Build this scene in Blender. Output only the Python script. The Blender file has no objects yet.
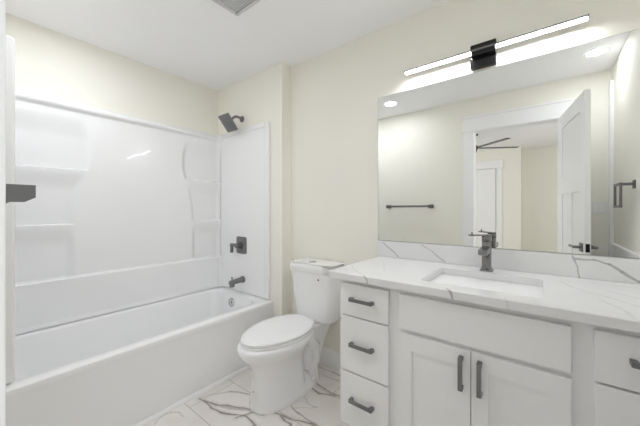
import bpy, bmesh, math, random
from mathutils import Vector, Matrix

scene = bpy.context.scene
COL = scene.collection
PI = math.pi

# ------------------------------------------------------------------ camera, world, lights, exposure
CAM_H = 1.22
TH = 0.663
cam_data = bpy.data.cameras.new('camera')
cam_data.sensor_width = 36.0
cam_data.lens = 283.0 / 640.0 * 36.0
cam_data.shift_y = -3.1 / 640.0
cam_data.clip_start = 0.01
cam = bpy.data.objects.new('camera', cam_data)
cam.location = (0, 0, CAM_H)
cam.rotation_euler = (PI / 2, 0, TH)
COL.objects.link(cam)
scene.camera = cam

world = bpy.data.worlds.new('world')
scene.world = world
world.use_nodes = True
world.node_tree.nodes['Background'].inputs[0].default_value = (0.9, 0.95, 1.0, 1)
world.node_tree.nodes['Background'].inputs[1].default_value = 0.3

scene.view_settings.view_transform = 'Standard'
scene.view_settings.look = 'None'
scene.view_settings.gamma = 1.0
scene.view_settings.use_curve_mapping = False
scene.view_settings.exposure = 0.1

RECESSED_LEFT = 104          # recessed ceiling lamp diffusers
RECESSED_RIGHT = 76
ADDED_TUB_FILL = 136  # extra lamp over the tub, added out of view as fill
BAR_STRENGTH = 95            # led strip over the mirror
BEDROOM_FILL_W = 0.5         # added fill lamp for the room beyond the doorway
SIDE_FILL_RIGHT_W = 21         # added fill lamps at that room's side walls, no windows built
SIDE_FILL_LEFT_W = 20
LIGHT = (0.93, 0.965, 1.03)
scene.cycles.max_bounces = 16
scene.cycles.diffuse_bounces = 10

def area_lamp(name, loc, size, watts, rot=(0, 0, 0), shape='DISK', color=LIGHT, size_y=None):
    l = bpy.data.lights.new(name, 'AREA')
    l.shape = shape
    l.size = size
    if size_y:
        l.size_y = size_y
    l.energy = watts
    l.color = color
    o = bpy.data.objects.new(name, l)
    o.location = loc
    o.rotation_euler = rot
    COL.objects.link(o)
    return o

area_lamp('bedroom_fill', (-1.2, -1.9, 2.40), 0.5, BEDROOM_FILL_W)  # added soft fill below the bedroom ceiling, no fixture there
# added area lamps on the unseen bedroom side walls, standing in for daylight
area_lamp('side_fill_right', (1.59, -1.15, 1.5), 1.3, SIDE_FILL_RIGHT_W, (0, PI / 2, 0), 'RECTANGLE', size_y=1.4)
area_lamp('side_fill_left', (-2.79, -1.15, 1.5), 1.3, SIDE_FILL_LEFT_W, (0, -PI / 2, 0), 'RECTANGLE', size_y=1.4)

# ------------------------------------------------------------------ dimensions
D = 1.79          # mirror wall
CEIL = 2.46
XL = -2.655       # long wall behind the tub
XR = 0.49
YF = 0.025        # door wall, room side
YA = 1.677        # shower head wall
XB = -1.715       # end of the shower head wall
CT = 0.905        # counter top

# ------------------------------------------------------------------ materials
def mat(name, color, rough=0.5, metal=0.0, coat=0.0, emit=None, strength=0.0, spec=0.5):
    m = bpy.data.materials.new(name)
    m.use_nodes = True
    b = m.node_tree.nodes['Principled BSDF']
    b.inputs['Base Color'].default_value = (*color, 1)
    b.inputs['Roughness'].default_value = rough
    b.inputs['Metallic'].default_value = metal
    b.inputs['Coat Weight'].default_value = coat
    b.inputs['Specular IOR Level'].default_value = spec
    if emit:
        b.inputs['Emission Color'].default_value = (*emit, 1)
        b.inputs['Emission Strength'].default_value = strength
    return m

def bumpy(m, scale, dist, strength=0.2):
    nt = m.node_tree
    b = nt.nodes['Principled BSDF']
    g = nt.nodes.new('ShaderNodeNewGeometry')
    n = nt.nodes.new('ShaderNodeTexNoise')
    n.inputs['Scale'].default_value = scale
    n.inputs['Detail'].default_value = 3
    k = nt.nodes.new('ShaderNodeBump')
    k.inputs['Strength'].default_value = strength
    k.inputs['Distance'].default_value = dist
    nt.links.new(g.outputs['Position'], n.inputs['Vector'])
    nt.links.new(n.outputs['Fac'], k.inputs['Height'])
    nt.links.new(k.outputs['Normal'], b.inputs['Normal'])
    return m

M = {}
M['cream'] = bumpy(mat('cream_wall_paint', (0.86, 0.842, 0.77), 0.75, spec=0.3), 220, 0.0006)
M['ceiling'] = bumpy(mat('white_ceiling_paint', (0.92, 0.92, 0.93), 0.85, spec=0.2), 150, 0.0008)
M['trim'] = mat('white_trim_paint', (0.88, 0.88, 0.885), 0.35)
M['cabinet'] = mat('white_cabinet_paint', (0.84, 0.84, 0.845), 0.4)
M['cabinet_dark'] = mat('cabinet_reveal', (0.5, 0.5, 0.5), 0.6)
M['acrylic'] = mat('white_tub_acrylic', (0.87, 0.87, 0.875), 0.18, coat=0.3)
M['porcelain'] = mat('white_porcelain', (0.87, 0.87, 0.875), 0.10, coat=0.4)
M['sink'] = mat('sink_ceramic', (0.78, 0.78, 0.785), 0.15, coat=0.3)
M['seat'] = mat('white_seat_plastic', (0.85, 0.85, 0.86), 0.22)
M['gunmetal'] = mat('brushed_gunmetal', (0.22, 0.22, 0.225), 0.36, 0.8)
M['pull'] = mat('dark_pull_metal', (0.21, 0.21, 0.215), 0.40, 0.7)
M['faucet'] = mat('faucet_gunmetal', (0.25, 0.25, 0.255), 0.25, 0.95)
M['chrome'] = mat('satin_chrome', (0.62, 0.62, 0.63), 0.22, 1.0)
M['black'] = mat('black_metal', (0.012, 0.012, 0.013), 0.22, 0.3)
M['dark'] = mat('dark_gap', (0.02, 0.02, 0.02), 0.7)
M['mirror'] = mat('mirror_silver', (0.90, 0.91, 0.90), 0.0, 1.0)
M['mirror_edge'] = mat('mirror_edge', (0.25, 0.30, 0.28), 0.3)
M['led'] = mat('led_diffuser', (0.9, 0.9, 0.9), 0.5, emit=(0.955, 0.97, 1.0), strength=BAR_STRENGTH)
for _k, _s in (('left', RECESSED_LEFT), ('right', RECESSED_RIGHT), ('tub', ADDED_TUB_FILL)):
    M['lamp_' + _k] = mat('recessed_lamp_diffuser', (0.9, 0.9, 0.9), 0.5, emit=(0.935, 0.968, 1.03), strength=_s)
M['grey_plastic'] = mat('grey_vent_plastic', (0.60, 0.60, 0.61), 0.6)
M['vent_dark'] = mat('vent_shadow', (0.30, 0.30, 0.30), 0.8)
M['carpet'] = bumpy(mat('beige_carpet', (0.50, 0.46, 0.40), 0.95, spec=0.1), 300, 0.004, 0.6)

def veined(name, base, rough, segs, coords, noise_scale, noise_amp, clouds=None, tile=None, coat=0.0):
    """marble: base colour with veins along given line segments; segs = [(ax, ay, bx, by, width, strength, colour)]"""
    m = bpy.data.materials.new(name)
    m.use_nodes = True
    nt = m.node_tree
    N = nt.nodes.new
    L = nt.links.new
    b = nt.nodes['Principled BSDF']
    b.inputs['Roughness'].default_value = rough
    b.inputs['Coat Weight'].default_value = coat
    geo = N('ShaderNodeNewGeometry')
    sep = N('ShaderNodeSeparateXYZ')
    L(geo.outputs['Position'], sep.inputs[0])
    com = N('ShaderNodeCombineXYZ')
    L(sep.outputs['X'], com.inputs[0])
    if coords == 'xy':
        L(sep.outputs['Y'], com.inputs[1])
    else:                                   # unfolds the slab: top, front edge and upstand share one sheet
        ad = N('ShaderNodeMath'); ad.operation = 'ADD'
        L(sep.outputs['Y'], ad.inputs[0]); L(sep.outputs['Z'], ad.inputs[1])
        sb = N('ShaderNodeMath'); sb.operation = 'SUBTRACT'; sb.inputs[1].default_value = CT
        L(ad.outputs[0], sb.inputs[0]); L(sb.outputs[0], com.inputs[1])
    noi = N('ShaderNodeTexNoise')
    noi.inputs['Scale'].default_value = noise_scale
    noi.inputs['Detail'].default_value = 5
    L(com.outputs[0], noi.inputs['Vector'])
    s5 = N('ShaderNodeVectorMath'); s5.operation = 'SUBTRACT'; s5.inputs[1].default_value = (0.5, 0.5, 0.5)
    L(noi.outputs['Color'], s5.inputs[0])
    segs = [(a, b_, c, d, w * .72, st * .92, k) for a, b_, c, d, w, st, k in segs]
    sc = N('ShaderNodeVectorMath'); sc.operation = 'MULTIPLY'; sc.inputs[1].default_value = (noise_amp, noise_amp, 0)
    L(s5.outputs[0], sc.inputs[0])
    p = N('ShaderNodeVectorMath'); p.operation = 'ADD'
    L(com.outputs[0], p.inputs[0]); L(sc.outputs[0], p.inputs[1])
    # width modulation
    wn = N('ShaderNodeTexNoise'); wn.inputs['Scale'].default_value = 9.0; wn.inputs['Detail'].default_value = 2
    L(com.outputs[0], wn.inputs['Vector'])
    # base colour with soft clouds
    cur = None
    if clouds:
        cn = N('ShaderNodeTexNoise'); cn.inputs['Scale'].default_value = clouds[0]; cn.inputs['Detail'].default_value = 6
        cn.inputs['Distortion'].default_value = 1.2
        L(com.outputs[0], cn.inputs['Vector'])
        cr = N('ShaderNodeValToRGB')
        cr.color_ramp.elements[0].position = 0.42; cr.color_ramp.elements[0].color = (*base, 1)
        cr.color_ramp.elements[1].position = 0.72; cr.color_ramp.elements[1].color = (*clouds[1], 1)
        L(cn.outputs['Fac'], cr.inputs[0])
        cur = cr.outputs[0]
    for ax, ay, bx, by, w, st, colr in segs:
        ab = Vector((bx - ax, by - ay, 0))
        sa = N('ShaderNodeVectorMath'); sa.operation = 'SUBTRACT'; sa.inputs[1].default_value = (ax, ay, 0)
        L(p.outputs[0], sa.inputs[0])
        dt = N('ShaderNodeVectorMath'); dt.operation = 'DOT_PRODUCT'; dt.inputs[1].default_value = tuple(ab / ab.length_squared)
        L(sa.outputs[0], dt.inputs[0])
        cl = N('ShaderNodeClamp'); L(dt.outputs['Value'], cl.inputs[0])
        ml = N('ShaderNodeVectorMath'); ml.operation = 'SCALE'; ml.inputs[0].default_value = tuple(ab)
        L(cl.outputs[0], ml.inputs['Scale'])
        df = N('ShaderNodeVectorMath'); df.operation = 'DISTANCE'
        L(sa.outputs[0], df.inputs[0]); L(ml.outputs[0], df.inputs[1])
        dv = N('ShaderNodeMath'); dv.operation = 'DIVIDE'
        wm = N('ShaderNodeMath'); wm.operation = 'MULTIPLY_ADD'; wm.inputs[1].default_value = 2.2 * w; wm.inputs[2].default_value = -0.1 * w
        L(wn.outputs['Fac'], wm.inputs[0])
        L(df.outputs['Value'], dv.inputs[0]); L(wm.outputs[0], dv.inputs[1])
        mr = N('ShaderNodeMapRange'); mr.interpolation_type = 'SMOOTHSTEP'
        mr.inputs['From Min'].default_value = 0.25; mr.inputs['From Max'].default_value = 1.0
        mr.inputs['To Min'].default_value = st; mr.inputs['To Max'].default_value = 0.0
        L(dv.outputs[0], mr.inputs['Value'])
        mx = N('ShaderNodeMix'); mx.data_type = 'RGBA'
        mx.inputs['B'].default_value = (*colr, 1)
        L(mr.outputs[0], mx.inputs['Factor'])
        if cur is None:
            mx.inputs['A'].default_value = (*base, 1)
        else:
            L(cur, mx.inputs['A'])
        cur = mx.outputs['Result']
    if tile:
        ofs = N('ShaderNodeVectorMath'); ofs.operation = 'ADD'; ofs.inputs[1].default_value = (tile[2], tile[3], 0)
        L(com.outputs[0], ofs.inputs[0])
        br = N('ShaderNodeTexBrick')
        br.offset = 0.5
        br.inputs['Scale'].default_value = 1.0
        br.inputs['Mortar Size'].default_value = 0.0022
        br.inputs['Mortar Smooth'].default_value = 0.1
        br.inputs['Brick Width'].default_value = tile[0]
        br.inputs['Row Height'].default_value = tile[1]
        L(ofs.outputs[0], br.inputs['Vector'])
        mx = N('ShaderNodeMix'); mx.data_type = 'RGBA'
        L(br.outputs['Fac'], mx.inputs['Factor']); L(cur, mx.inputs['A'])
        mx.inputs['B'].default_value = (0.44, 0.41, 0.38, 1)
        cur = mx.outputs['Result']
    L(cur, b.inputs['Base Color'])
    return m

def chain(pts, w, st, c):
    return [(*pts[i], *pts[i + 1], w, st, c) for i in range(len(pts) - 1)]

BR = (0.20, 0.165, 0.135)
BG = (0.36, 0.33, 0.30)
fsegs = []
fsegs += chain([(-1.748, .963), (-1.719, 1.031), (-1.64, 1.133), (-1.52, 1.191)], .011, .85, BG)
fsegs += chain([(-1.744, .961), (-1.67, .974), (-1.599, 1.001), (-1.539, 1.048), (-1.37, 1.11)], .016, .9, BR)
fsegs += chain([(-1.56, 1.02), (-1.39, 1.09)], .034, .6, BG)
fsegs += chain([(-1.70, .965), (-1.60, .965), (-1.524, .981), (-1.434, 1.019), (-1.373, 1.045), (-1.25, 1.03)], .016, .9, BR)
fsegs += chain([(-1.408, 1.0), (-1.371, 1.089), (-1.30, 1.12)], .02, .8, BR)
fsegs += chain([(-1.73, .687), (-1.769, .736), (-1.76, .79), (-1.715, .817), (-1.664, .822)], .012, .55, BG)
fsegs += chain([(-1.31, 1.50), (-1.238, 1.495), (-1.156, 1.48), (-1.066, 1.516)], .012, .9, BR)
fsegs += chain([(-1.253, 1.544), (-1.16, 1.53), (-1.077, 1.53), (-1.0, 1.56)], .012, .9, BR)
fsegs += chain([(-1.222, 1.277), (-1.15, 1.26), (-1.096, 1.25), (-1.0, 1.25)], .012, .8, BG)
fsegs += chain([(-1.26, 1.17), (-1.149, 1.2), (-1.032, 1.239), (-0.93, 1.24)], .014, .85, BR)
fsegs += chain([(-1.209, 1.172), (-1.128, 1.164), (-1.05, 1.10), (-.95, 1.09)], .014, .9, BR)
fsegs += chain([(-1.217, 1.398), (-1.159, 1.357), (-1.09, 1.365)], .010, .6, BG)
fsegs += chain([(-1.202, 1.272), (-1.103, 1.359)], .009, .45, BG)
fsegs += chain([(-1.463, 1.72), (-1.235, 1.74), (-1.0, 1.73)], .02, .6, BG)
fsegs += chain([(-1.30, 1.66), (-1.15, 1.671), (-.95, 1.70)], .014, .55, BG)
fsegs = [(a, b, c, d, w * 2.6, st * .28, BG) for a, b, c, d, w, st, k in fsegs if k is BR] + [(a, b, c, d, w * .8, st, k) for a, b, c, d, w, st, k in fsegs]
M['floor'] = veined('marble_floor_tile', (0.80, 0.765, 0.735), 0.28, fsegs, 'xy', 7.0, 0.05,
                    clouds=(2.6, (0.72, 0.68, 0.645)), tile=(0.62, 0.32, 0.47, 0.08))

GV = (0.34, 0.34, 0.36)
LV = (0.62, 0.62, 0.64)
qs = lambda z: D - 0.02 + (z - CT)
csegs = []
csegs += chain([(-.842, qs(1.003)), (-.79, qs(.962)), (-.735, qs(.915))], .008, .75, GV)
csegs += chain([(-.583, qs(1.001)), (-.518, qs(.964)), (-.446, qs(.913))], .008, .7, GV)
csegs += chain([(.114, qs(1.004)), (.132, qs(.96)), (.138, qs(.905))], .008, .7, GV)
csegs += chain([(.125, qs(.993)), (.189, qs(.994)), (.239, qs(.982)), (.276, qs(.951)), (.326, qs(.916)), (.40, qs(.90))], .010, .8, GV)
csegs += chain([(-.30, 1.21), (-.282, 1.182), (-.267, 1.15)], .008, .9, GV)
csegs += chain([(-.879, 1.406), (-.727, 1.242), (-.649, 1.181)], .009, .55, LV)
csegs += chain([(-.665, 1.19), (-.645, 1.17), (-.64, 1.15)], .007, .9, GV)
csegs += chain([(-.736, 1.551), (-.635, 1.357)], .012, .35, LV)
csegs += chain([(.066, 1.644), (.10, 1.547), (.146, 1.477), (.191, 1.449), (.26, 1.35)], .012, .6, LV)
csegs += chain([(.205, 1.556), (.268, 1.494), (.34, 1.46)], .012, .6, LV)
csegs += chain([(.08, 1.655), (.187, 1.695), (.30, 1.68)], .012, .5, LV)
csegs += chain([(.16, 1.40), (.179, 1.356), (.209, 1.283), (.215, 1.2)], .012, .5, LV)
csegs += chain([(-.10, 1.21), (-.09, 1.15)], .010, .5, LV)
M['quartz'] = veined('white_quartz', (0.80, 0.80, 0.805), 0.14, csegs, 'q', 12.0, 0.018,
                     clouds=(3.5, (0.76, 0.76, 0.77)))

# ------------------------------------------------------------------ mesh helpers
def add_box(bm, x0, x1, y0, y1, z0, z1, bev=0.0, seg=2, rot=None, at=None):
    r = bmesh.ops.create_cube(bm, size=1.0)
    vs = r['verts']
    for v in vs:
        v.co = Vector((x0 + (v.co.x + .5) * (x1 - x0), y0 + (v.co.y + .5) * (y1 - y0), z0 + (v.co.z + .5) * (z1 - z0)))
    if bev:
        es = list({e for v in vs for e in v.link_edges})
        r2 = bmesh.ops.bevel(bm, geom=es, offset=bev, segments=seg, affect='EDGES', profile=0.5)
        vs = list({v for f in r2['faces'] for v in f.verts} | {v for v in vs if v.is_valid})
    if rot is not None:
        vs = [v for v in vs if v.is_valid]
        c = Vector(at)
        for v in vs:
            v.co = rot @ (v.co - c) + c
    return vs

def box(*a, **k):
    bm = bmesh.new()
    add_box(bm, *a, **k)
    return bm

def add_rings(bm, rings, cap0=True, cap1=True):
    V = [[bm.verts.new(p) for p in r] for r in rings]
    n = len(V[0])
    for a, b in zip(V[:-1], V[1:]):
        for i in range(n):
            j = (i + 1) % n
            bm.faces.new((a[i], a[j], b[j], b[i]))
    if cap0:
        bm.faces.new(list(reversed(V[0])))
    if cap1:
        bm.faces.new(V[-1])
    return V

def add_tube(bm, pts, r, n=14, flat=None):
    """a round tube along points; r is a radius or one per point"""
    pts = [Vector(p) for p in pts]
    rs = r if isinstance(r, (list, tuple)) else [r] * len(pts)
    rings = []
    up = None
    for i, p in enumerate(pts):
        t = (pts[min(i + 1, len(pts) - 1)] - pts[max(i - 1, 0)]).normalized()
        if up is None:
            up = Vector((0, 0, 1)) if abs(t.z) < 0.9 else Vector((1, 0, 0))
        s = t.cross(up).normalized()
        up = s.cross(t).normalized()
        rings.append([p + (s * math.cos(2 * PI * k / n) + up * math.sin(2 * PI * k / n)) * rs[i] for k in range(n)])
    add_rings(bm, rings)

def add_disc(bm, c, axis, prof, n=32):
    """lathe about axis through c: prof = [(offset along axis, radius)]"""
    a = Vector(axis).normalized()
    u = a.orthogonal().normalized()
    w = a.cross(u)
    c = Vector(c)
    rings = [[c + a * o + (u * math.cos(2 * PI * k / n) + w * math.sin(2 * PI * k / n)) * r for k in range(n)] for o, r in prof]
    add_rings(bm, rings)

def add_prism(bm, prof, axis, a0, a1):
    """extrude a 2-D profile (list of (p, q)) along axis 'x' (profile y,z), 'y' (x,z) or 'z' (x,y)"""
    def P(p, q, a):
        return {'x': (a, p, q), 'y': (p, a, q), 'z': (p, q, a)}[axis]
    add_rings(bm, [[P(p, q, a0) for p, q in prof], [P(p, q, a1) for p, q in prof]])

def rrect(x0, x1, y0, y1, r, z, n=10):
    out = []
    for cx, cy, a0 in ((x1 - r, y1 - r, 0), (x0 + r, y1 - r, PI / 2), (x0 + r, y0 + r, PI), (x1 - r, y0 + r, 1.5 * PI)):
        for k in range(n + 1):
            a = a0 + PI / 2 * k / n
            out.append((cx + r * math.cos(a), cy + r * math.sin(a), z))
    return out

def link(name, bm, m, parent=None, smooth=None, loc=None):
    """ONE mesh object; built in room coordinates, its origin then moved to loc (or its parent's place)"""
    bmesh.ops.recalc_face_normals(bm, faces=bm.faces[:])
    me = bpy.data.meshes.new(name)
    if parent is not None:
        off = WORLD[parent.name]
    elif loc is not None:
        off = Vector(loc)
    else:
        off = Vector((0, 0, 0))
    for v in bm.verts:
        v.co -= off
    if smooth is not None:
        for f in bm.faces:
            f.smooth = True
        for e in bm.edges:
            if len(e.link_faces) == 2:
                e.smooth = e.calc_face_angle(0) < smooth
    bm.to_mesh(me)
    bm.free()
    o = bpy.data.objects.new(name, me)
    me.materials.append(m)
    COL.objects.link(o)
    if parent is not None:
        o.parent = parent
        WORLD[o.name] = off.copy()
    else:
        o.location = off
        WORLD[o.name] = off.copy()
    return o

WORLD = {}
SM = math.radians(40)

def thing(name, label, cat, loc, group=None, kind=None):
    o = bpy.data.objects.new(name, None)
    o.location = loc
    o.empty_display_size = 0.1
    COL.objects.link(o)
    WORLD[o.name] = Vector(loc)
    return tag(o, label, cat, group, kind)

def tag(o, label, cat, group=None, kind=None):
    o['label'] = label
    o['category'] = cat
    if group:
        o['group'] = group
    if kind:
        o['kind'] = kind
    return o

def struct(name, bm, m, label=None, cat=None, smooth=None):
    o = link(name, bm, m, smooth=smooth)
    o['kind'] = 'structure'
    if label:
        o['label'] = label
        o['category'] = cat
    return o

def cell_slab(bm, xs, zs, rec, t, r, both=True):
    """a slab in the xz plane, front at y=0, back at y=t; cells in rec are sunk by r on the front (and the back)"""
    nx, nz = len(xs) - 1, len(zs) - 1
    cache = {}
    def V(x, y, z):
        k = (round(x, 5), round(y, 5), round(z, 5))
        if k not in cache:
            cache[k] = bm.verts.new(k)
        return cache[k]
    def q(*ps):
        vs = [V(*p) for p in ps]
        try:
            bm.faces.new(vs)
        except ValueError:
            pass
    for side in (0, 1):
        def dep(i, k):
            if not (0 <= i < nx and 0 <= k < nz):
                return None
            s = r if (i, k) in rec and (side == 0 or both) else 0.0
            return s if side == 0 else t - s
        for i in range(nx):
            for k in range(nz):
                d = dep(i, k)
                q((xs[i], d, zs[k]), (xs[i + 1], d, zs[k]), (xs[i + 1], d, zs[k + 1]), (xs[i], d, zs[k + 1]))
                e = dep(i + 1, k)
                if e is not None and abs(e - d) > 1e-6:
                    q((xs[i + 1], d, zs[k]), (xs[i + 1], e, zs[k]), (xs[i + 1], e, zs[k + 1]), (xs[i + 1], d, zs[k + 1]))
                e = dep(i, k + 1)
                if e is not None and abs(e - d) > 1e-6:
                    q((xs[i], d, zs[k + 1]), (xs[i], e, zs[k + 1]), (xs[i + 1], e, zs[k + 1]), (xs[i + 1], d, zs[k + 1]))
    for i in range(nx):
        q((xs[i], 0, zs[0]), (xs[i], t, zs[0]), (xs[i + 1], t, zs[0]), (xs[i + 1], 0, zs[0]))
        q((xs[i], 0, zs[-1]), (xs[i], t, zs[-1]), (xs[i + 1], t, zs[-1]), (xs[i + 1], 0, zs[-1]))
    for k in range(nz):
        q((xs[0], 0, zs[k]), (xs[0], t, zs[k]), (xs[0], t, zs[k + 1]), (xs[0], 0, zs[k + 1]))
        q((xs[-1], 0, zs[k]), (xs[-1], t, zs[k]), (xs[-1], t, zs[k + 1]), (xs[-1], 0, zs[k + 1]))

# ------------------------------------------------------------------ room shell
W = 0.10
DX0, DX1, DZ = -0.59, 0.13, 2.09          # doorway
YB = YF - 0.12                            # far face of the door wall
struct('floor', box(XL - W, XR + W, YB, D + W, -0.08, 0), M['floor'], 'beige marble look tile floor with brown veins beside the toilet', 'floor')
struct('ceiling', box(XL - W, XR + W, YB, D + W, CEIL, CEIL + .08), M['ceiling'], 'flat white bathroom ceiling above tub and vanity', 'ceiling')
struct('wall_back', box(XL - W, XR + W, D, D + W, 0, CEIL), M['cream'], 'cream painted wall behind the toilet and the mirror', 'wall')
struct('wall_left', box(XL - W, XL, YF, D, 0, CEIL), M['cream'], 'cream wall strip above the long side of the tub surround', 'wall')
struct('wall_right', box(XR, XR + W, YF, D, 0, CEIL), M['cream'], 'cream side wall carrying the square towel ring, seen in the mirror', 'wall')
struct('wall_shower', box(XL, XB, YA, D, 0, CEIL), M['cream'], 'cream wall holding the shower head, stepping out beside the toilet', 'wall')
bm = bmesh.new()
add_box(bm, XL - W, DX0 - .018, YB, YF, 0, CEIL)
add_box(bm, DX1 + .018, XR + W, YB, YF, 0, CEIL)
add_box(bm, DX0 - .018, DX1 + .018, YB, YF, DZ + .018, CEIL)
struct('wall_front', bm, M['cream'], 'cream wall around the doorway, seen in the mirror', 'wall')

# door casing and jamb
bm = bmesh.new()
add_box(bm, DX0 - .018, DX0, YB, YF, 0, DZ + .018)
add_box(bm, DX1, DX1 + .018, YB, YF, 0, DZ + .018)
add_box(bm, DX0, DX1, YB, YF, DZ, DZ + .018)
struct('trim_1', bm, M['trim'], 'white door jamb lining the bathroom doorway', 'trim')
bm = bmesh.new()
CTK = 0.0165
for y0, y1 in ((YF, YF + CTK), (YB - CTK, YB)):
    add_box(bm, DX0 - .105, DX0, y0, y1, 0, DZ + .004, .002)
    add_box(bm, DX1, DX1 + .105, y0, y1, 0, DZ + .004, .002)
    add_box(bm, DX0 - .115, DX1 + .115, y0, y1 + (.004 if y0 == YF else 0), DZ + .004, DZ + .15, .002)
    add_box(bm, DX0 - .125, DX1 + .125, y0, y1 + (.012 if y0 == YF else 0), DZ + .15, DZ + .172, .002)
struct('trim_2', bm, M['trim'], 'white flat casing with a tall head board around the bathroom doorway', 'trim')

# trim beside the corner of the right wall and low white panelling under the towel ring
struct('trim_3', box(XR - .022, XR, YF, YF + .10, 0, 2.33, .002), M['trim'], 'narrow white upright trim in the corner beside the light switch', 'trim')
bm = bmesh.new()
add_box(bm, XR - .012, XR, YF + .10, 1.18, 0, .915)
add_box(bm, XR - .022, XR, YF + .10, 1.18, .915, .94, .003)
struct('trim_4', bm, M['trim'], 'low white capped panel along the side wall under the towel ring', 'trim')

# baseboards
bm = bmesh.new()
add_prism(bm, [(D, 0), (D - .016, 0), (D - .016, .118), (D - .010, .132), (D, .132)], 'x', XB, -.83)
struct('baseboard_back', bm, M['trim'], 'white baseboard on the wall behind the toilet', 'baseboard')
bm = bmesh.new()
add_box(bm, XB, XB + .014, YA, D - .017, 0, .132, .002)
struct('baseboard_left', bm, M['trim'], 'short white baseboard on the return beside the toilet tank', 'baseboard')
bm = bmesh.new()
add_prism(bm, [(YF, 0), (YF + .015, 0), (YF + .015, .12), (YF + .009, .132), (YF, .132)], 'x', -1.78, DX0 - .107)
struct('baseboard_front', bm, M['trim'], 'white baseboard beneath the towel bar', 'baseboard')

# quarter round along the tub
bm = bmesh.new()
add_prism(bm, [(-1.793, 0), (-1.771, 0), (-1.773, .010), (-1.781, .018), (-1.793, .021)], 'y', YF + .016, YA)
struct('trim_5', bm, M['trim'], 'thin white quarter round strip along the foot of the tub', 'trim')

# the bedroom seen through the doorway in the mirror
bm = box(-2.8, 1.6, -3.75, YB, -.08, -0.002)
struct('floor_bedroom', bm, M['carpet'], 'beige carpet of the room beyond the doorway', 'floor')
struct('ceiling_bedroom', box(-2.8, 1.6, -3.75, YB, CEIL, CEIL + .08), M['ceiling'], 'white ceiling of the room beyond the doorway', 'ceiling')
struct('wall_bedroom_far', box(-2.8, -0.31, -3.75, -3.22, 0, CEIL), M['cream'], 'cream wall with a white door, beyond the doorway', 'wall')
struct('wall_bedroom_recess', box(-0.31, 1.6, -3.75, -3.62, 0, CEIL), M['cream'], 'shaded cream wall set back beyond the doorway', 'wall')
struct('wall_bedroom_left', box(-2.9, -2.8, -3.75, YB, 0, CEIL), M['cream'])
struct('wall_bedroom_right', box(1.6, 1.7, -3.75, YB, 0, CEIL), M['cream'])

# ------------------------------------------------------------------ bathtub
TX = -1.82
RIM = 0.438
t = thing('bathtub', 'white alcove bathtub with a smooth front apron', 'bathtub', (-2.23, .85, 0))
bm = bmesh.new()
y0, y1 = YF + .003, YA - .002
xb = XL + .004
def outer(x1, z, r, ins=0):
    return rrect(xb, x1 - ins, y0, y1, r, z)
rings = [outer(-1.794, 0, .004), outer(-1.806, .20, .004), outer(-1.816, .385, .004), outer(-1.813, .405, .005),
         outer(-1.812, .422, .006), outer(-1.817, .434, .010), outer(-1.828, RIM, .014),
         rrect(-2.555, -1.900, .085, 1.605, .14, RIM), rrect(-2.548, -1.908, .093, 1.597, .135, RIM - .004),
         rrect(-2.541, -1.917, .101, 1.590, .13, RIM - .018), rrect(-2.53, -1.93, .12, 1.58, .125, .33),
         rrect(-2.50, -1.955, .17, 1.565, .12, .18), rrect(-2.475, -1.98, .34, 1.55, .11, .11),
         rrect(-2.43, -2.02, .40, 1.51, .09, .082), rrect(-2.35, -2.10, .5, 1.45, .06, .075)]
add_rings(bm, rings)
link('tub_body', bm, M['acrylic'], t, SM)
bm = bmesh.new()
add_disc(bm, (-2.29, 1.584, .352), (0, -1, .08), [(-.004, .042), (.005, .042), (.011, .038), (.013, .028), (.009, .026), (.009, .014), (.014, .013)])
ov = link('overflow_plate', bm, M['chrome'], t, SM)
bm = bmesh.new()
add_disc(bm, (-2.225, 1.40, .0745), (0, 0, 1), [(0, .034), (.004, .034), (.006, .030), (.004, .022), (.007, .016)])
link('drain', bm, M['chrome'], t, SM)

# ------------------------------------------------------------------ tub surround
t = thing('tub_surround', 'glossy white moulded tub surround with built in corner shelves', 'shower surround', (-2.5, .85, .442))
def sstep(a, b, x):
    k = max(0.0, min(1.0, (x - a) / (b - a)))
    return k * k * (3 - 2 * k)
SZ0, SZ1 = .4450, 1.975
YP = 0.070                                # inner face of the near end panel
YE = 1.657                                # inner face of the far end panel
SHELVES = (.752, 1.118, 1.505, 1.885)
def niche_edge(z):
    return .505 + .095 * math.exp(-((z - 1.66) / .29) ** 2)
def prot(y, z):
    f = .055
    yy = min(y, 1.872 - y)
    e = niche_edge(z)
    inside = 1 - sstep(e - .040, e + .012, yy)
    if inside > 0 and z > SHELVES[0]:
        g = 0.0
        for a, b in zip(SHELVES[:-1], SHELVES[1:]):
            if a <= z < b:
                up = sstep(a, a + .006, z)
                dn = 1 - sstep(b - (.15 if b < 1.8 else .16), b - .004, z)
                g = up * dn
        f -= inside * g * .026
    # corners run smoothly into the end panels
    f += .03 * (1 - sstep(YP, YP + .05, y)) ** 2 + .03 * sstep(YE - .05, YE, y) ** 2
    # top rail and lower ledge
    f += .022 * sstep(1.915, 1.935, z) - .012 * sstep(1.952, 1.958, z)
    f += .030 * (1 - sstep(.744, .757, z))
    f += .006 * (1 - sstep(.452, .475, z))
    return f
ys = [YP - .01 + (YE + .012 - YP + .01) * i / 190 for i in range(191)]
zs = sorted(set([SZ0 + (SZ1 - SZ0) * i / 170 for i in range(171)] +
                [s + d for s in SHELVES for d in (-.004, -.002, 0.0, .001, .0025, .004, .006)] +
                [1.952, 1.955, 1.958, .744, .748, .757, .455, .46, .465, .47]))
zs = [z for i, z in enumerate(zs) if i == 0 or z - zs[i - 1] > .0008]
bm = bmesh.new()
G = [[bm.verts.new((XL + .001 + prot(y, z), y, z)) for y in ys] for z in zs]
G.append([bm.verts.new((XL + .001, y, SZ1)) for y in ys])
G.insert(0, [bm.verts.new((XL + .001, y, SZ0)) for y in ys])
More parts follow.
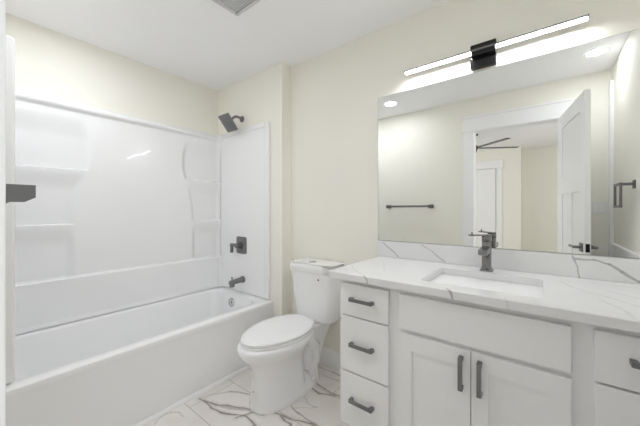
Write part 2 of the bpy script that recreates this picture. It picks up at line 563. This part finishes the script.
for a, b in zip(G[:-1], G[1:]):
    for i in range(len(ys) - 1):
        bm.faces.new((a[i], a[i + 1], b[i + 1], b[i]))
link('back_panel', bm, M['acrylic'], t, math.radians(55))
bm = bmesh.new()
add_box(bm, -2.575, -1.9151, YE, YA - .001, SZ0, SZ1 - .031)
add_box(bm, -1.915, -1.857, YE - .005, YA - .001, SZ0, SZ1 + .012, .0045, 3)
add_box(bm, -2.575, -1.9151, YE - .004, YA - .001, SZ1 - .0305, SZ1 + .012, .003, 3)
link('end_panel', bm, M['acrylic'], t, SM)
bm = bmesh.new()
add_box(bm, -2.575, -1.90, YF + .001, YP, SZ0, SZ1 + .02, .006, 3)
add_box(bm, -1.93, -1.862, YF + .001, .160, SZ0, SZ1 + .022, .014, 4)
link('end_panel', bm, M['acrylic'], t, SM)

# ------------------------------------------------------------------ shower fittings
YE -= .0008
t = thing('showerhead', 'dark square shower head on a short curved arm above the surround', 'shower head', (-2.255, YA, 2.085))
YA -= .0008
fx, fz = -2.255, 2.088
bm = bmesh.new()
add_disc(bm, (fx, YA, fz), (0, -1, 0), [(0, .030), (.006, .030), (.012, .024), (.016, .014)])
link('flange', bm, M['gunmetal'], t, SM)
bm = bmesh.new()
add_tube(bm, [(fx, YA - .005, fz), (fx, YA - .045, fz + .010), (fx, YA - .075, fz + .008), (fx, YA - .10, fz - .012), (fx, YA - .125, fz - .040), (fx, YA - .14, fz - .055)], .0105)
link('arm', bm, M['gunmetal'], t, SM)
hc = Vector((fx, 1.522, 2.016))
R = Matrix.Rotation(math.radians(-50), 4, 'X').to_3x3()     # plate faces the tub and the room
bm = bmesh.new()
add_box(bm, hc.x - .072, hc.x + .072, hc.y - .082, hc.y + .082, hc.z - .011, hc.z + .011, .006, 3)
add_box(bm, hc.x - .03, hc.x + .03, hc.y - .03, hc.y + .03, hc.z + .009, hc.z + .024, .005, 2)
for v in bm.verts:
    v.co = R @ (v.co - hc) + hc
hd = link('head_plate', bm, M['gunmetal'], t, SM)
bm = bmesh.new()
for i in range(7):
    for k in range(7):
        c = hc + Vector(((i - 3) * .016, (k - 3) * .018, -.011))
        c = R @ (c - hc) + hc
        add_disc(bm, c, R @ Vector((0, 0, -1)), [(-.001, .0028), (.0015, .0022)], 8)
link('nozzles', bm, M['pull'], hd, None)

t = thing('shower_valve', 'dark square shower valve trim with a lever on the surround', 'shower valve', (-2.235, YE, .885))
vx, vz = -2.235, .887
bm = bmesh.new()
add_rings(bm, [[(p[0], YE - d, p[1]) for p in [(q[0], q[1]) for q in rrect(vx - h, vx + h, vz - hz, vz + hz, r, 0)]]
               for d, h, hz, r in ((0, .074, .080, .022), (.006, .074, .080, .022), (.010, .068, .074, .02))])
link('escutcheon', bm, M['gunmetal'], t, SM)
bm = bmesh.new()
add_disc(bm, (vx, YE, vz), (0, -1, 0), [(.006, .033), (.034, .031), (.036, .025), (.062, .025), (.066, .021)])
link('hub', bm, M['gunmetal'], t, SM)
bm = bmesh.new()
add_box(bm, vx - .075, vx + .015, YE - .072, YE - .050, vz - .012, vz + .018, .006, 2)
add_box(bm, vx - .085, vx - .055, YE - .074, YE - .050, vz - .072, vz + .018, .007, 2)
link('lever', bm, M['gunmetal'], t, SM)

t = thing('tub_spout', 'dark tub spout with a diverter knob over the tub end', 'tub spout', (-2.22, YE, .565))
sx, sz = -2.212, .567
bm = bmesh.new()
add_disc(bm, (sx, YE, sz), (0, -1, 0), [(0, .031), (.012, .031), (.03, .024)])
add_tube(bm, [(sx, YE - .01, sz), (sx, YE - .06, sz - .003), (sx, YE - .11, sz - .006), (sx, YE - .135, sz - .010), (sx, YE - .146, sz - .020)], [.026, .024, .024, .025, .016], 18)
add_disc(bm, (sx, YE - .122, sz), (0, 0, -1), [(0, .023), (.045, .023), (.048, .019)])
link('spout_body', bm, M['gunmetal'], t, SM)
bm = bmesh.new()
add_disc(bm, (sx, YE - .122, sz + .014), (0, 0, 1), [(0, .005), (.014, .005), (.016, .009), (.026, .009), (.028, .006)], 16)
link('diverter_knob', bm, M['gunmetal'], t, SM)

# ------------------------------------------------------------------ toilet
TXC = -1.37
t = thing('toilet', 'white two piece toilet with elongated bowl and closed lid', 'toilet', (TXC, 1.4, 0))
def egg(cy, hl, hw, z, n=64, p=2.25, nose=.12, pinch=0.0):
    out = []
    for k in range(n):
        a = 2 * PI * k / n
        c, s = math.cos(a), math.sin(a)
        x = math.copysign(abs(c) ** (2 / p), c) * hw
        y = math.copysign(abs(s) ** (2 / p), s) * hl
        x *= 1 + nose * (y / hl) * .8 if y < 0 else 1 - .02 * (y / hl)
        k = max(0.0, min(1.0, (y / hl - .12) / .35))
        x *= 1 - pinch * k * k * (3 - 2 * k)          # waist behind the pedestal, beside the trapway
        out.append((TXC + x, cy + y, z))
    return out
bm = bmesh.new()
prof = [(1.378, .276, .142, 0, 2.7), (1.378, .276, .142, .012, 2.7), (1.378, .272, .137, .025, 2.6), (1.377, .268, .133, .045, 2.6), (1.376, .266, .131, .08, 2.5), (1.372, .263, .128, .15, 2.4),
        (1.370, .258, .125, .21, 2.3), (1.355, .264, .139, .26, 2.2), (1.335, .276, .160, .305, 2.1), (1.314, .292, .182, .345, 2.1),
        (1.308, .298, .190, .372, 2.1), (1.308, .298, .190, .390, 2.1), (1.312, .288, .182, .400, 2.1)]
PINCH = {.025: .03, .045: .35, .08: .50, .15: .55, .21: .52, .26: .42, .305: .22, .345: .06}
add_rings(bm, [egg(cy, hl, hw, z, p=p, pinch=PINCH.get(z, 0)) for cy, hl, hw, z, p in prof])
link('bowl', bm, M['porcelain'], t, math.radians(60))
# rear deck that carries the tank, and the trapway moulded on the sides
bm = bmesh.new()
add_rings(bm, [rrect(TXC - hw, TXC + hw, ya, yb, r, z) for hw, ya, yb, r, z in
               ((.085, 1.50, 1.66, .03, .10), (.09, 1.50, 1.70, .03, .22), (.100, 1.50, 1.755, .03, .32), (.112, 1.47, 1.770, .03, .365), (.120, 1.46, 1.772, .03, .398), (.114, 1.466, 1.766, .03, .402))])
link('tank_deck', bm, M['porcelain'], t, SM)
for s in (-1, 1):
    bm = bmesh.new()
    X = TXC + s * .066
    add_tube(bm, [(X, 1.50, .345), (X + s * .006, 1.535, .30), (X + s * .010, 1.585, .235), (X + s * .006, 1.60, .17), (X + s * .008, 1.57, .115), (X + s * .008, 1.575, .05), (X, 1.59, .0)],
             [.034, .044, .046, .040, .040, .044, .048], 16)
    link('trapway', bm, M['porcelain'], t, math.radians(60))
    bm = bmesh.new()
    add_disc(bm, (TXC + s * .112, 1.53, .026), (s * .3, 0, 1), [(-.02, .017), (.012, .017), (.024, .013), (.030, .005)], 16)
    link('bolt_cap', bm, M['porcelain'], t, SM)
bm = bmesh.new()
add_disc(bm, (-1.385, 1.109, .11), (0, -1, 0), [(-.01, .006), (.003, .006), (.005, .003)], 14)
link('side_plug', bm, M['chrome'], t, SM)
# seat and lid
bm = bmesh.new()
add_rings(bm, [egg(1.318, .274, .178, .400, p=2.1), egg(1.318, .282, .186, .404, p=2.1), egg(1.318, .282, .186, .414, p=2.1), egg(1.318, .276, .180, .418, p=2.1)])
link('seat', bm, M['seat'], t, SM)
bm = bmesh.new()
add_rings(bm, [egg(1.318, .268, .172, .4185, p=2.1), egg(1.316, .279, .183, .423, p=2.1), egg(1.316, .280, .184, .432, p=2.1), egg(1.316, .272, .176, .440, p=2.1), egg(1.316, .24, .15, .4435, p=2.1), egg(1.316, .12, .08, .445, p=2.1)])
link('lid', bm, M['seat'], t, math.radians(50))
for s in (-1, 1):
    bm = bmesh.new()
    add_box(bm, TXC + s * .07 - .022, TXC + s * .07 + .022, 1.575, 1.605, .401, .432, .008, 3)
    link('hinge', bm, M['seat'], t, SM)
# tank
TKX = TXC + .034
def tank_ring(hw, yf, yb, z, bow=.018, n=20, r=.048):
    pts = rrect(TKX - hw, TKX + hw, yf, yb, r, z, 8)
    out = []
    for x, y, zz in pts:
        k = (yb - y) / (yb - yf)
        out.append((x, y - bow * k * (1 - ((x - TKX) / hw) ** 2), zz))
    # more points across the front so the bow is round
    full = []
    m = len(out)
    for i in range(m):
        a, b = Vector(out[i]), Vector(out[(i + 1) % m])
        full.append(tuple(a))
        if (b - a).length > .1:
            for j in range(1, 10):
                p = a.lerp(b, j / 10)
                if a.y < (yf + yb) / 2 and b.y < (yf + yb) / 2:
                    p.y = yf - bow * (1 - ((p.x - TKX) / hw) ** 2)
                full.append(tuple(p))
    return full
bm = bmesh.new()
add_rings(bm, [tank_ring(hw, yf, 1.772, z) for hw, yf, z in ((.150, 1.625, .403), (.166, 1.61, .412), (.176, 1.602, .44), (.186, 1.596, .56), (.196, 1.590, .70), (.199, 1.588, .764))])
tk = link('tank', bm, M['porcelain'], t, SM)
bm = bmesh.new()
add_rings(bm, [tank_ring(hw, yf, 1.778, z) for hw, yf, z in ((.196, 1.590, .7645), (.211, 1.577, .767), (.213, 1.575, .774), (.213, 1.575, .806), (.210, 1.579, .820), (.200, 1.590, .826))])
link('tank_lid', bm, M['porcelain'], t, SM)
bm = bmesh.new()
add_disc(bm, (TXC + .005, 1.655, .825), (0, 0, 1), [(0, .030), (.004, .030), (.006, .026)], 28)
bt = link('flush_button', bm, M['chrome'], t, SM)
bt['label'] = 'round chrome flush button'
bm = bmesh.new()
add_disc(bm, (-1.245, 1.5735, .722), (0, -1, 0), [(-.01, .007), (.002, .007), (.003, .004)], 16)
sp = link('tank_plug', bm, M['gunmetal'], t, SM)
sp['label'] = 'small dark dot on the front of the tank'

# ------------------------------------------------------------------ vanity cabinet
CY = 1.21
t = thing('vanity_cabinet', 'white vanity cabinet with dark bar pulls under the marble look top', 'cabinet', (-.212, 1.5, 0))
bm = bmesh.new()
add_box(bm, -.827, .403, CY + .021, D - .004, .135, CT - .034, .0015, 1)
add_box(bm, .403, XR - .002, CY + .030, D - .004, .135, CT - .034)
link('carcass', bm, M['cabinet'], t)
link('toe_kick', box(-.822, XR - .002, CY + .095, D - .01, 0, .1345), M['cabinet'], t)

def add_pull(bm, c, length, vertical):
    """flat bar on two curved feet; c is the centre on the front face"""
    x, y, z = c
    prof = []
    h = length / 2
    out_, th = .030, .009
    for s, (p, d) in enumerate(((-h, 0), (-h, out_ - .004), (-h + .004, out_), (h - .004, out_), (h, out_ - .004), (h, 0), (h - .015, 0), (h - .017, out_ - th - .006), (h - .023, out_ - th), (-h + .023, out_ - th), (-h + .017, out_ - th - .006), (-h + .015, 0))):
        prof.append((p, d))
    wd = .0075
    r0 = []
    r1 = []
    for p, d in prof:
        if vertical:
            r0.append((x - wd, y - d, z + p)); r1.append((x + wd, y - d, z + p))
        else:
            r0.append((x + p, y - d, z - wd)); r1.append((x + p, y - d, z + wd))
    add_rings(bm, [r0, r1])

def drawer(x0, x1, z0, z1, pull=True):
    d = link('drawer', box(x0, x1, CY, CY + .0205, z0, z1, .002, 2), M['cabinet'], t)
    if pull:
        bm = bmesh.new()
        add_pull(bm, ((x0 + x1) / 2 + (-.005 if x0 < 0 else .008), CY, (z0 + z1) / 2 + .008), .127, False)
        link('pull', bm, M['pull'], d)['label'] = 'dark bar pull'
for x0, x1 in ((-.808, -.551), (.131, .388)):
    drawer(x0, x1, .692, .849)
    drawer(x0, x1, .412, .684)
    drawer(x0, x1, .142, .404)
link('false_drawer_front', box(-.500, .077, CY, CY + .0205, .694, .846, .002, 2), M['cabinet'], t)
for x0, x1, px in ((-.500, -.2135, -.245), (-.2105, .077, -.181)):
    bm = bmesh.new()
    f = .058
    cell_slab(bm, [x0, x0 + f, x1 - f, x1], [.142, .142 + f + .01, .676 - f - .01, .676], {(1, 1)}, .0205, .008, both=False)
    for v in bm.verts:
        v.co.y += CY
    d = link('cabinet_door', bm, M['cabinet'], t)
    bm = bmesh.new()
    add_pull(bm, (px, CY, .588), .128, True)
    link('pull', bm, M['pull'], d)['label'] = 'dark bar pull'

# ------------------------------------------------------------------ countertop, backsplash, sink, faucet
CX0, CX1, CYF, CYB = -.868, XR - .001, 1.185, D - .001
SX0, SX1, SY0, SY1 = -.428, .006, 1.278, 1.628
bm = bmesh.new()
def slab(bm, z0, z1):
    hole_t = rrect(SX0, SX1, SY0, SY1, .018, z1, 6)
    hole_b = rrect(SX0, SX1, SY0, SY1, .018, z0, 6)
    # outer outline with the same number of points: project each hole point outwards to the rectangle
    def proj(p):
        cx, cy = (SX0 + SX1) / 2, (SY0 + SY1) / 2
        return p
    n = len(hole_t)
    cnt = n // 4
    co = [(CX1, CYB), (CX0, CYB), (CX0, CYF), (CX1, CYF)]
    outline = []
    for q in range(4):
        for k in range(cnt):
            outline.append(co[q])
    def ring(e, z):
        pts = [(CX1 - e, CYB), (CX0 + e, CYB), (CX0 + e, CYF + e), (CX1 - e, CYF + e)]
        return [bm.verts.new((*pts[q], z)) for q in range(4)]
    def cap(outer, hole):
        hv = [bm.verts.new(p) for p in hole]
        for q in range(4):
            a, b = outer[q], outer[(q + 1) % 4]
            seg = hv[q * cnt:(q + 1) * cnt]
            for i in range(cnt - 1):
                bm.faces.new((a, seg[i], seg[i + 1]))
            bm.faces.new((a, seg[-1], hv[((q + 1) * cnt) % n], b))
        return hv
    o1 = ring(.003, z1); o2 = ring(0, z1 - .003); o3 = ring(0, z0)
    ht = cap(o1, hole_t)
    hb = cap(o3, hole_b)
    for a, b in ((o1, o2), (o2, o3)):
        for q in range(4):
            bm.faces.new((a[q], a[(q + 1) % 4], b[(q + 1) % 4], b[q]))
    for i in range(n):
        j = (i + 1) % n
        bm.faces.new((ht[i], ht[j], hb[j], hb[i]))
slab(bm, CT - .033, CT)
tag(link('countertop', bm, M['quartz']), 'white marble look vanity countertop with grey veins', 'countertop')
tag(link('backsplash', box(-.886, XR - .001, D - .02, D - .0005, CT + .0005, 1.010, .0015, 1), M['quartz']),
    'low white veined upstand between countertop and mirror', 'backsplash')

t = thing('sink', 'white rectangular undermount sink sunk in the countertop', 'sink', (-.211, 1.45, CT - .17))
bm = bmesh.new()
zt = CT - .034
rings = [rrect(SX0 - .02, SX1 + .02, SY0 - .02, SY1 + .02, .03, zt - .001), rrect(SX0 - .004, SX1 + .004, SY0 - .004, SY1 + .004, .022, zt - .001),
         rrect(SX0 + .002, SX1 - .002, SY0 + .002, SY1 - .002, .025, zt - .012), rrect(SX0 + .012, SX1 - .012, SY0 + .012, SY1 - .012, .03, zt - .09),
         rrect(SX0 + .03, SX1 - .03, SY0 + .03, SY1 - .03, .035, zt - .118), rrect(SX0 + .10, SX1 - .10, SY0 + .10, SY1 - .10, .03, zt - .128)]
add_rings(bm, rings, cap0=False)
link('basin', bm, M['sink'], t, SM)
bm = bmesh.new()
add_disc(bm, (-.211, 1.45, zt - .1285), (0, 0, 1), [(0, .022), (.003, .022), (.004, .016), (.008, .014), (.010, .006)])
link('drain', bm, M['faucet'], t, SM)
bm = bmesh.new()
add_disc(bm, (-.10, SY1 - .0085, zt - .035), (0, -1, .12), [(-.004, .012), (.003, .012), (.004, .008)], 20)
link('overflow_hole', bm, M['chrome'], t, SM)

FX, FY = -.222, 1.688
t = thing('faucet', 'dark grey square single lever faucet behind the sink', 'faucet', (FX, FY, CT))
bm = bmesh.new()
add_rings(bm, [rrect(FX - h, FX + h, FY - h, FY + h, .004, z, 3) for h, z in ((.029, CT + .0005), (.029, CT + .006), (.023, CT + .012), (.0195, CT + .025), (.0195, CT + .147), (.018, CT + .150))])
link('body', bm, M['faucet'], t, SM)
bm = bmesh.new()
add_prism(bm, [(FY - .015, CT + .128), (FY - .132, CT + .120), (FY - .136, CT + .116), (FY - .134, CT + .098), (FY - .130, CT + .095), (FY - .015, CT + .098)], 'x', FX - .0188, FX + .0188)
link('spout', bm, M['faucet'], t)
bm = bmesh.new()
add_rings(bm, [rrect(FX - h, FX + h, FY - h, FY + h, .004, z, 3) for h, z in ((.0195, CT + .1515), (.0205, CT + .154), (.0205, CT + .178), (.019, CT + .1805))])
link('handle_cap', bm, M['faucet'], t, SM)
bm = bmesh.new()
ang = math.radians(222)
Rz = Matrix.Rotation(ang, 4, 'Z')
lv = add_box(bm, -.02, .092, -.013, .013, CT + .181, CT + .188, .002, 2)
lv2 = add_box(bm, .076, .082, -.003, .003, CT + .186, CT + .200, .001, 1)
for v in bm.verts:
    z = v.co.z
    p = Rz @ Vector((v.co.x, v.co.y, 0))
    v.co = Vector((FX + p.x, FY + p.y, z))
link('lever', bm, M['faucet'], t)
bm = bmesh.new()
add_tube(bm, [(FX, FY + .018, CT + .135), (FX, FY + .042, CT + .135)], .007, 12)
link('lift_rod', bm, M['faucet'], t, SM)

# ------------------------------------------------------------------ mirror and its light
MX0, MX1, MZ0, MZ1 = -.886, .455, 1.0125, 1.991
t = thing('mirror', 'large frameless wall mirror above the vanity', 'mirror', (-.21, D, MZ0))
link('glass_edge', box(MX0, MX1, D - .0055, D - .0005, MZ0, MZ1), M['mirror_edge'], t)
link('mirror_face', box(MX0 + .0015, MX1 - .0015, D - .0062, D - .0056, MZ0 + .0015, MZ1 - .0015), M['mirror'], t)

BX = -.244
t = thing('vanity_light', 'long thin lit bar light with a black square plate above the mirror', 'wall light', (BX, D, 2.05))
link('backplate', box(-.310, -.188, D - .034, D - .0005, 2.003, 2.132, .002, 1), M['black'], t)
bm = bmesh.new()
add_box(bm, BX - .058, BX + .058, D - .066, D - .0345, 2.056, 2.096, .002, 1)
link('bracket', bm, M['black'], t)
bm = bmesh.new()
add_box(bm, -.668, .164, D - .070, D - .050, 2.080, 2.0885, .001, 1)
add_box(bm, -.668, .164, D - .0502, D - .048, 2.0695, 2.0885)
for x in (-.672, .164):
    add_box(bm, x, x + .004, D - .071, D - .049, 2.069, 2.0895)
link('rail', bm, M['pull'], t)
bm = bmesh.new()
add_box(bm, -.6675, BX - .059, D - .0675, D - .0505, 2.0705, 2.0795, .002, 1)
add_box(bm, BX + .059, .1635, D - .0675, D - .0505, 2.0705, 2.0795, .002, 1)
link('led_strip', bm, M['led'], t)['label'] = 'glowing white led strip'

# ------------------------------------------------------------------ ceiling lamps and exhaust vent
def recessed(x, y, label, lamp):
    t = thing('recessed_light', label, 'ceiling light', (x, y, CEIL), 'round recessed ceiling lights')
    bm = bmesh.new()
    n = 40
    rings = [[(x + r * math.cos(2 * PI * k / n), y + r * math.sin(2 * PI * k / n), z) for k in range(n)] for r, z in
             ((.078, CEIL - .0005), (.076, CEIL - .005), (.063, CEIL - .006), (.060, CEIL - .003))]
    add_rings(bm, rings, False, False)
    link('trim_ring', bm, M['trim'], t, SM)
    bm = bmesh.new()
    add_disc(bm, (x, y, CEIL - .0005), (0, 0, -1), [(0, .0605), (.0025, .0605), (.0035, .055)], 40)
    link('diffuser', bm, M[lamp], t)
recessed(-1.384, .457, 'round recessed ceiling light reflected at the left corner of the mirror', 'lamp_left')
recessed(.345, .485, 'round recessed ceiling light reflected beneath the right end of the bar light', 'lamp_right')
recessed(-2.05, .40, 'added unseen round fill light over the near end of the tub', 'lamp_tub')  # added outside the view to even out the light on the tub

t = thing('exhaust_vent', 'square grey exhaust fan grille on the ceiling', 'vent', (-1.38, .96, CEIL))
VX0, VX1, VY0, VY1 = -1.517, -1.237, .812, 1.092
bm = bmesh.new()
z0, z1 = CEIL - .016, CEIL - .0005
for a in ((VX0, VX1, VY0, VY0 + .022), (VX0, VX1, VY1 - .022, VY1), (VX0, VX0 + .022, VY0 + .0225, VY1 - .0225), (VX1 - .022, VX1, VY0 + .0225, VY1 - .0225)):
    add_box(bm, *a, z0, z1, .002, 1)
link('grille_frame', bm, M['grey_plastic'], t)
link('backing', box(VX0 + .0225, VX1 - .0225, VY0 + .0225, VY1 - .0225, CEIL - .004, CEIL - .0005), M['vent_dark'], t)
bm = bmesh.new()
n = 18
for i in range(n):
    y = VY0 + .026 + (VY1 - VY0 - .052) * (i + .5) / n
    add_box(bm, VX0 + .022, VX1 - .022, y - .0045, y + .0045, CEIL - .014, CEIL - .0045)
link('slats', bm, M['grey_plastic'], t)

# ------------------------------------------------------------------ towel bar, towel ring, switch plate
TZ = 1.262
t = thing('towel_bar', 'dark square towel bar on the wall between tub and doorway', 'towel bar', (-1.33, YF, TZ))
for x in (-1.585, -1.045):
    bm = bmesh.new()
    add_prism(bm, [(YF + .0005, TZ - .022), (YF + .080, TZ - .022), (YF + .100, TZ - .010), (YF + .100, TZ + .022), (YF + .0005, TZ + .022)], 'x', x - .011, x + .011)
    add_box(bm, x - .022, x + .022, YF + .0002, YF + .010, TZ - .0225, TZ + .0225, .002, 1)
    link('bracket', bm, M['gunmetal'], t)
link('bar', box(-1.575, -1.055, YF + .067, YF + .091, TZ - .010, TZ + .014, .002, 1), M['gunmetal'], t)

t = thing('towel_ring', 'square dark towel ring on the side wall, seen in the mirror', 'towel ring', (XR, .84, 1.36))
ry = .815
bm = bmesh.new()
add_box(bm, XR - .010, XR - .0003, ry - .024, ry + .024, 1.362, 1.418, .002, 1)
add_box(bm, XR - .075, XR - .009, ry - .010, ry + .010, 1.384, 1.402, .002, 1)
link('bracket', bm, M['gunmetal'], t)
bm = bmesh.new()
rx0, rx1 = XR - .083, XR - .070
ya, yb = ry - .125, ry + .075
add_box(bm, rx0, rx1, ya, yb, 1.384, 1.400)
add_box(bm, rx0, rx1, ya, yb, 1.235, 1.251)
add_box(bm, rx0, rx1, ya, ya + .016, 1.2511, 1.3839)
add_box(bm, rx0, rx1, yb - .016, yb, 1.2511, 1.3839)
link('ring', bm, M['gunmetal'], t)

t = thing('light_switch', 'white double light switch plate beside the open door', 'light switch', (.405, YF, 1.235))
link('plate', box(.355, .455, YF + .0003, YF + .006, 1.176, 1.294, .002, 2), M['seat'], t)
for x in (.383, .427):
    link('rocker', box(x - .016, x + .016, YF + .0062, YF + .010, 1.20, 1.27, .0015, 1), M['trim'], t)

# ------------------------------------------------------------------ doors
def panel_door(name, label, w, h, loc, rotz, levers=True):
    t = thing(name, label, 'door', (0, 0, 0), kind='structure')
    st = .115
    bm = bmesh.new()
    mid = w / 2
    cell_slab(bm, [0, st, mid - .045, mid + .045, w - st, w], [.008, .25, 1.36, 1.50, h - .125, h],
              {(1, 1), (3, 1), (1, 3), (2, 3), (3, 3)}, .035, .009)
    link('leaf', bm, M['trim'], t)
    if levers:
        for s in (0, 1):
            y = 0 if s == 0 else .035
            d = -1 if s == 0 else 1
            bm = bmesh.new()
            x = w - .06
            add_box(bm, x - .032, x + .032, *sorted((y + d * .0003, y + d * .009)), .913, .977, .003, 2)
            add_tube(bm, [(x, y + d * .008, .945), (x, y + d * .045, .945)], .011, 14)
            add_box(bm, x - .105, x + .012, *sorted((y + d * .040, y + d * .054)), .936, .954, .004, 2)
            link('lever_handle', bm, M['gunmetal'], t)['label'] = 'dark lever handle'
        link('latch_plate', box(w + .0001, w + .002, .006, .029, .915, .975), M['black'], t)
        for z in (.25, 1.05, 1.85):
            bm = bmesh.new()
            add_tube(bm, [(-.002, .038, z - .045), (-.002, .038, z + .045)], .006, 10)
            link('hinge', bm, M['trim'], t)
    t.location = loc
    t.rotation_euler = (0, 0, rotz)
    return t
da = math.atan2(.745, .117)
panel_door('door_1', 'white panel door standing open into the bathroom, seen in the mirror', .735, 2.085, (DX1 + .037, YF + .034, 0), da)
panel_door('door_2', 'closed white panel door on the far wall beyond the doorway', .76, 2.06, (-1.49, -3.20, 0), 0, levers=False)
bm = bmesh.new()
yy0, yy1 = -3.2195, -3.195
add_box(bm, -1.60, -1.495, yy0, yy1, 0, 2.07, .002, 1)
add_box(bm, -.725, -.62, yy0, yy1, 0, 2.07, .002, 1)
add_box(bm, -1.62, -.60, yy0, yy1 + .004, 2.0705, 2.24, .002, 1)
struct('trim_6', bm, M['trim'], 'white casing around the closed door beyond the doorway', 'trim')

# ------------------------------------------------------------------ ceiling fan beyond the doorway
fcx, fcy, fcz = -.86, -1.62, 2.225
t = thing('ceiling_fan', 'black ceiling fan with thin blades in the room beyond the doorway', 'ceiling fan', (fcx, fcy, CEIL))
bm = bmesh.new()
add_disc(bm, (fcx, fcy, CEIL - .0005), (0, 0, -1), [(0, .06), (.03, .055), (.045, .02)], 24)
add_tube(bm, [(fcx, fcy, CEIL - .03), (fcx, fcy, fcz + .03)], .012, 12)
link('downrod', bm, M['black'], t, SM)
bm = bmesh.new()
add_disc(bm, (fcx, fcy, fcz + .05), (0, 0, -1), [(0, .03), (.015, .05), (.06, .052), (.085, .045), (.12, .035), (.13, .02)], 28)
link('motor', bm, M['black'], t, SM)
a0 = math.atan2(.41, .475)
for k in range(5):
    a = a0 - k * 2 * PI / 5
    bm = bmesh.new()
    add_box(bm, .05, .67, -.036, .036, -.003, .003, .002, 1)
    Rm = Matrix.Rotation(a, 4, 'Z') @ Matrix.Rotation(math.radians(3), 4, 'X')
    for v in bm.verts:
        v.co = Rm @ v.co + Vector((fcx, fcy, fcz))
    link('blade', bm, M['black'], t)
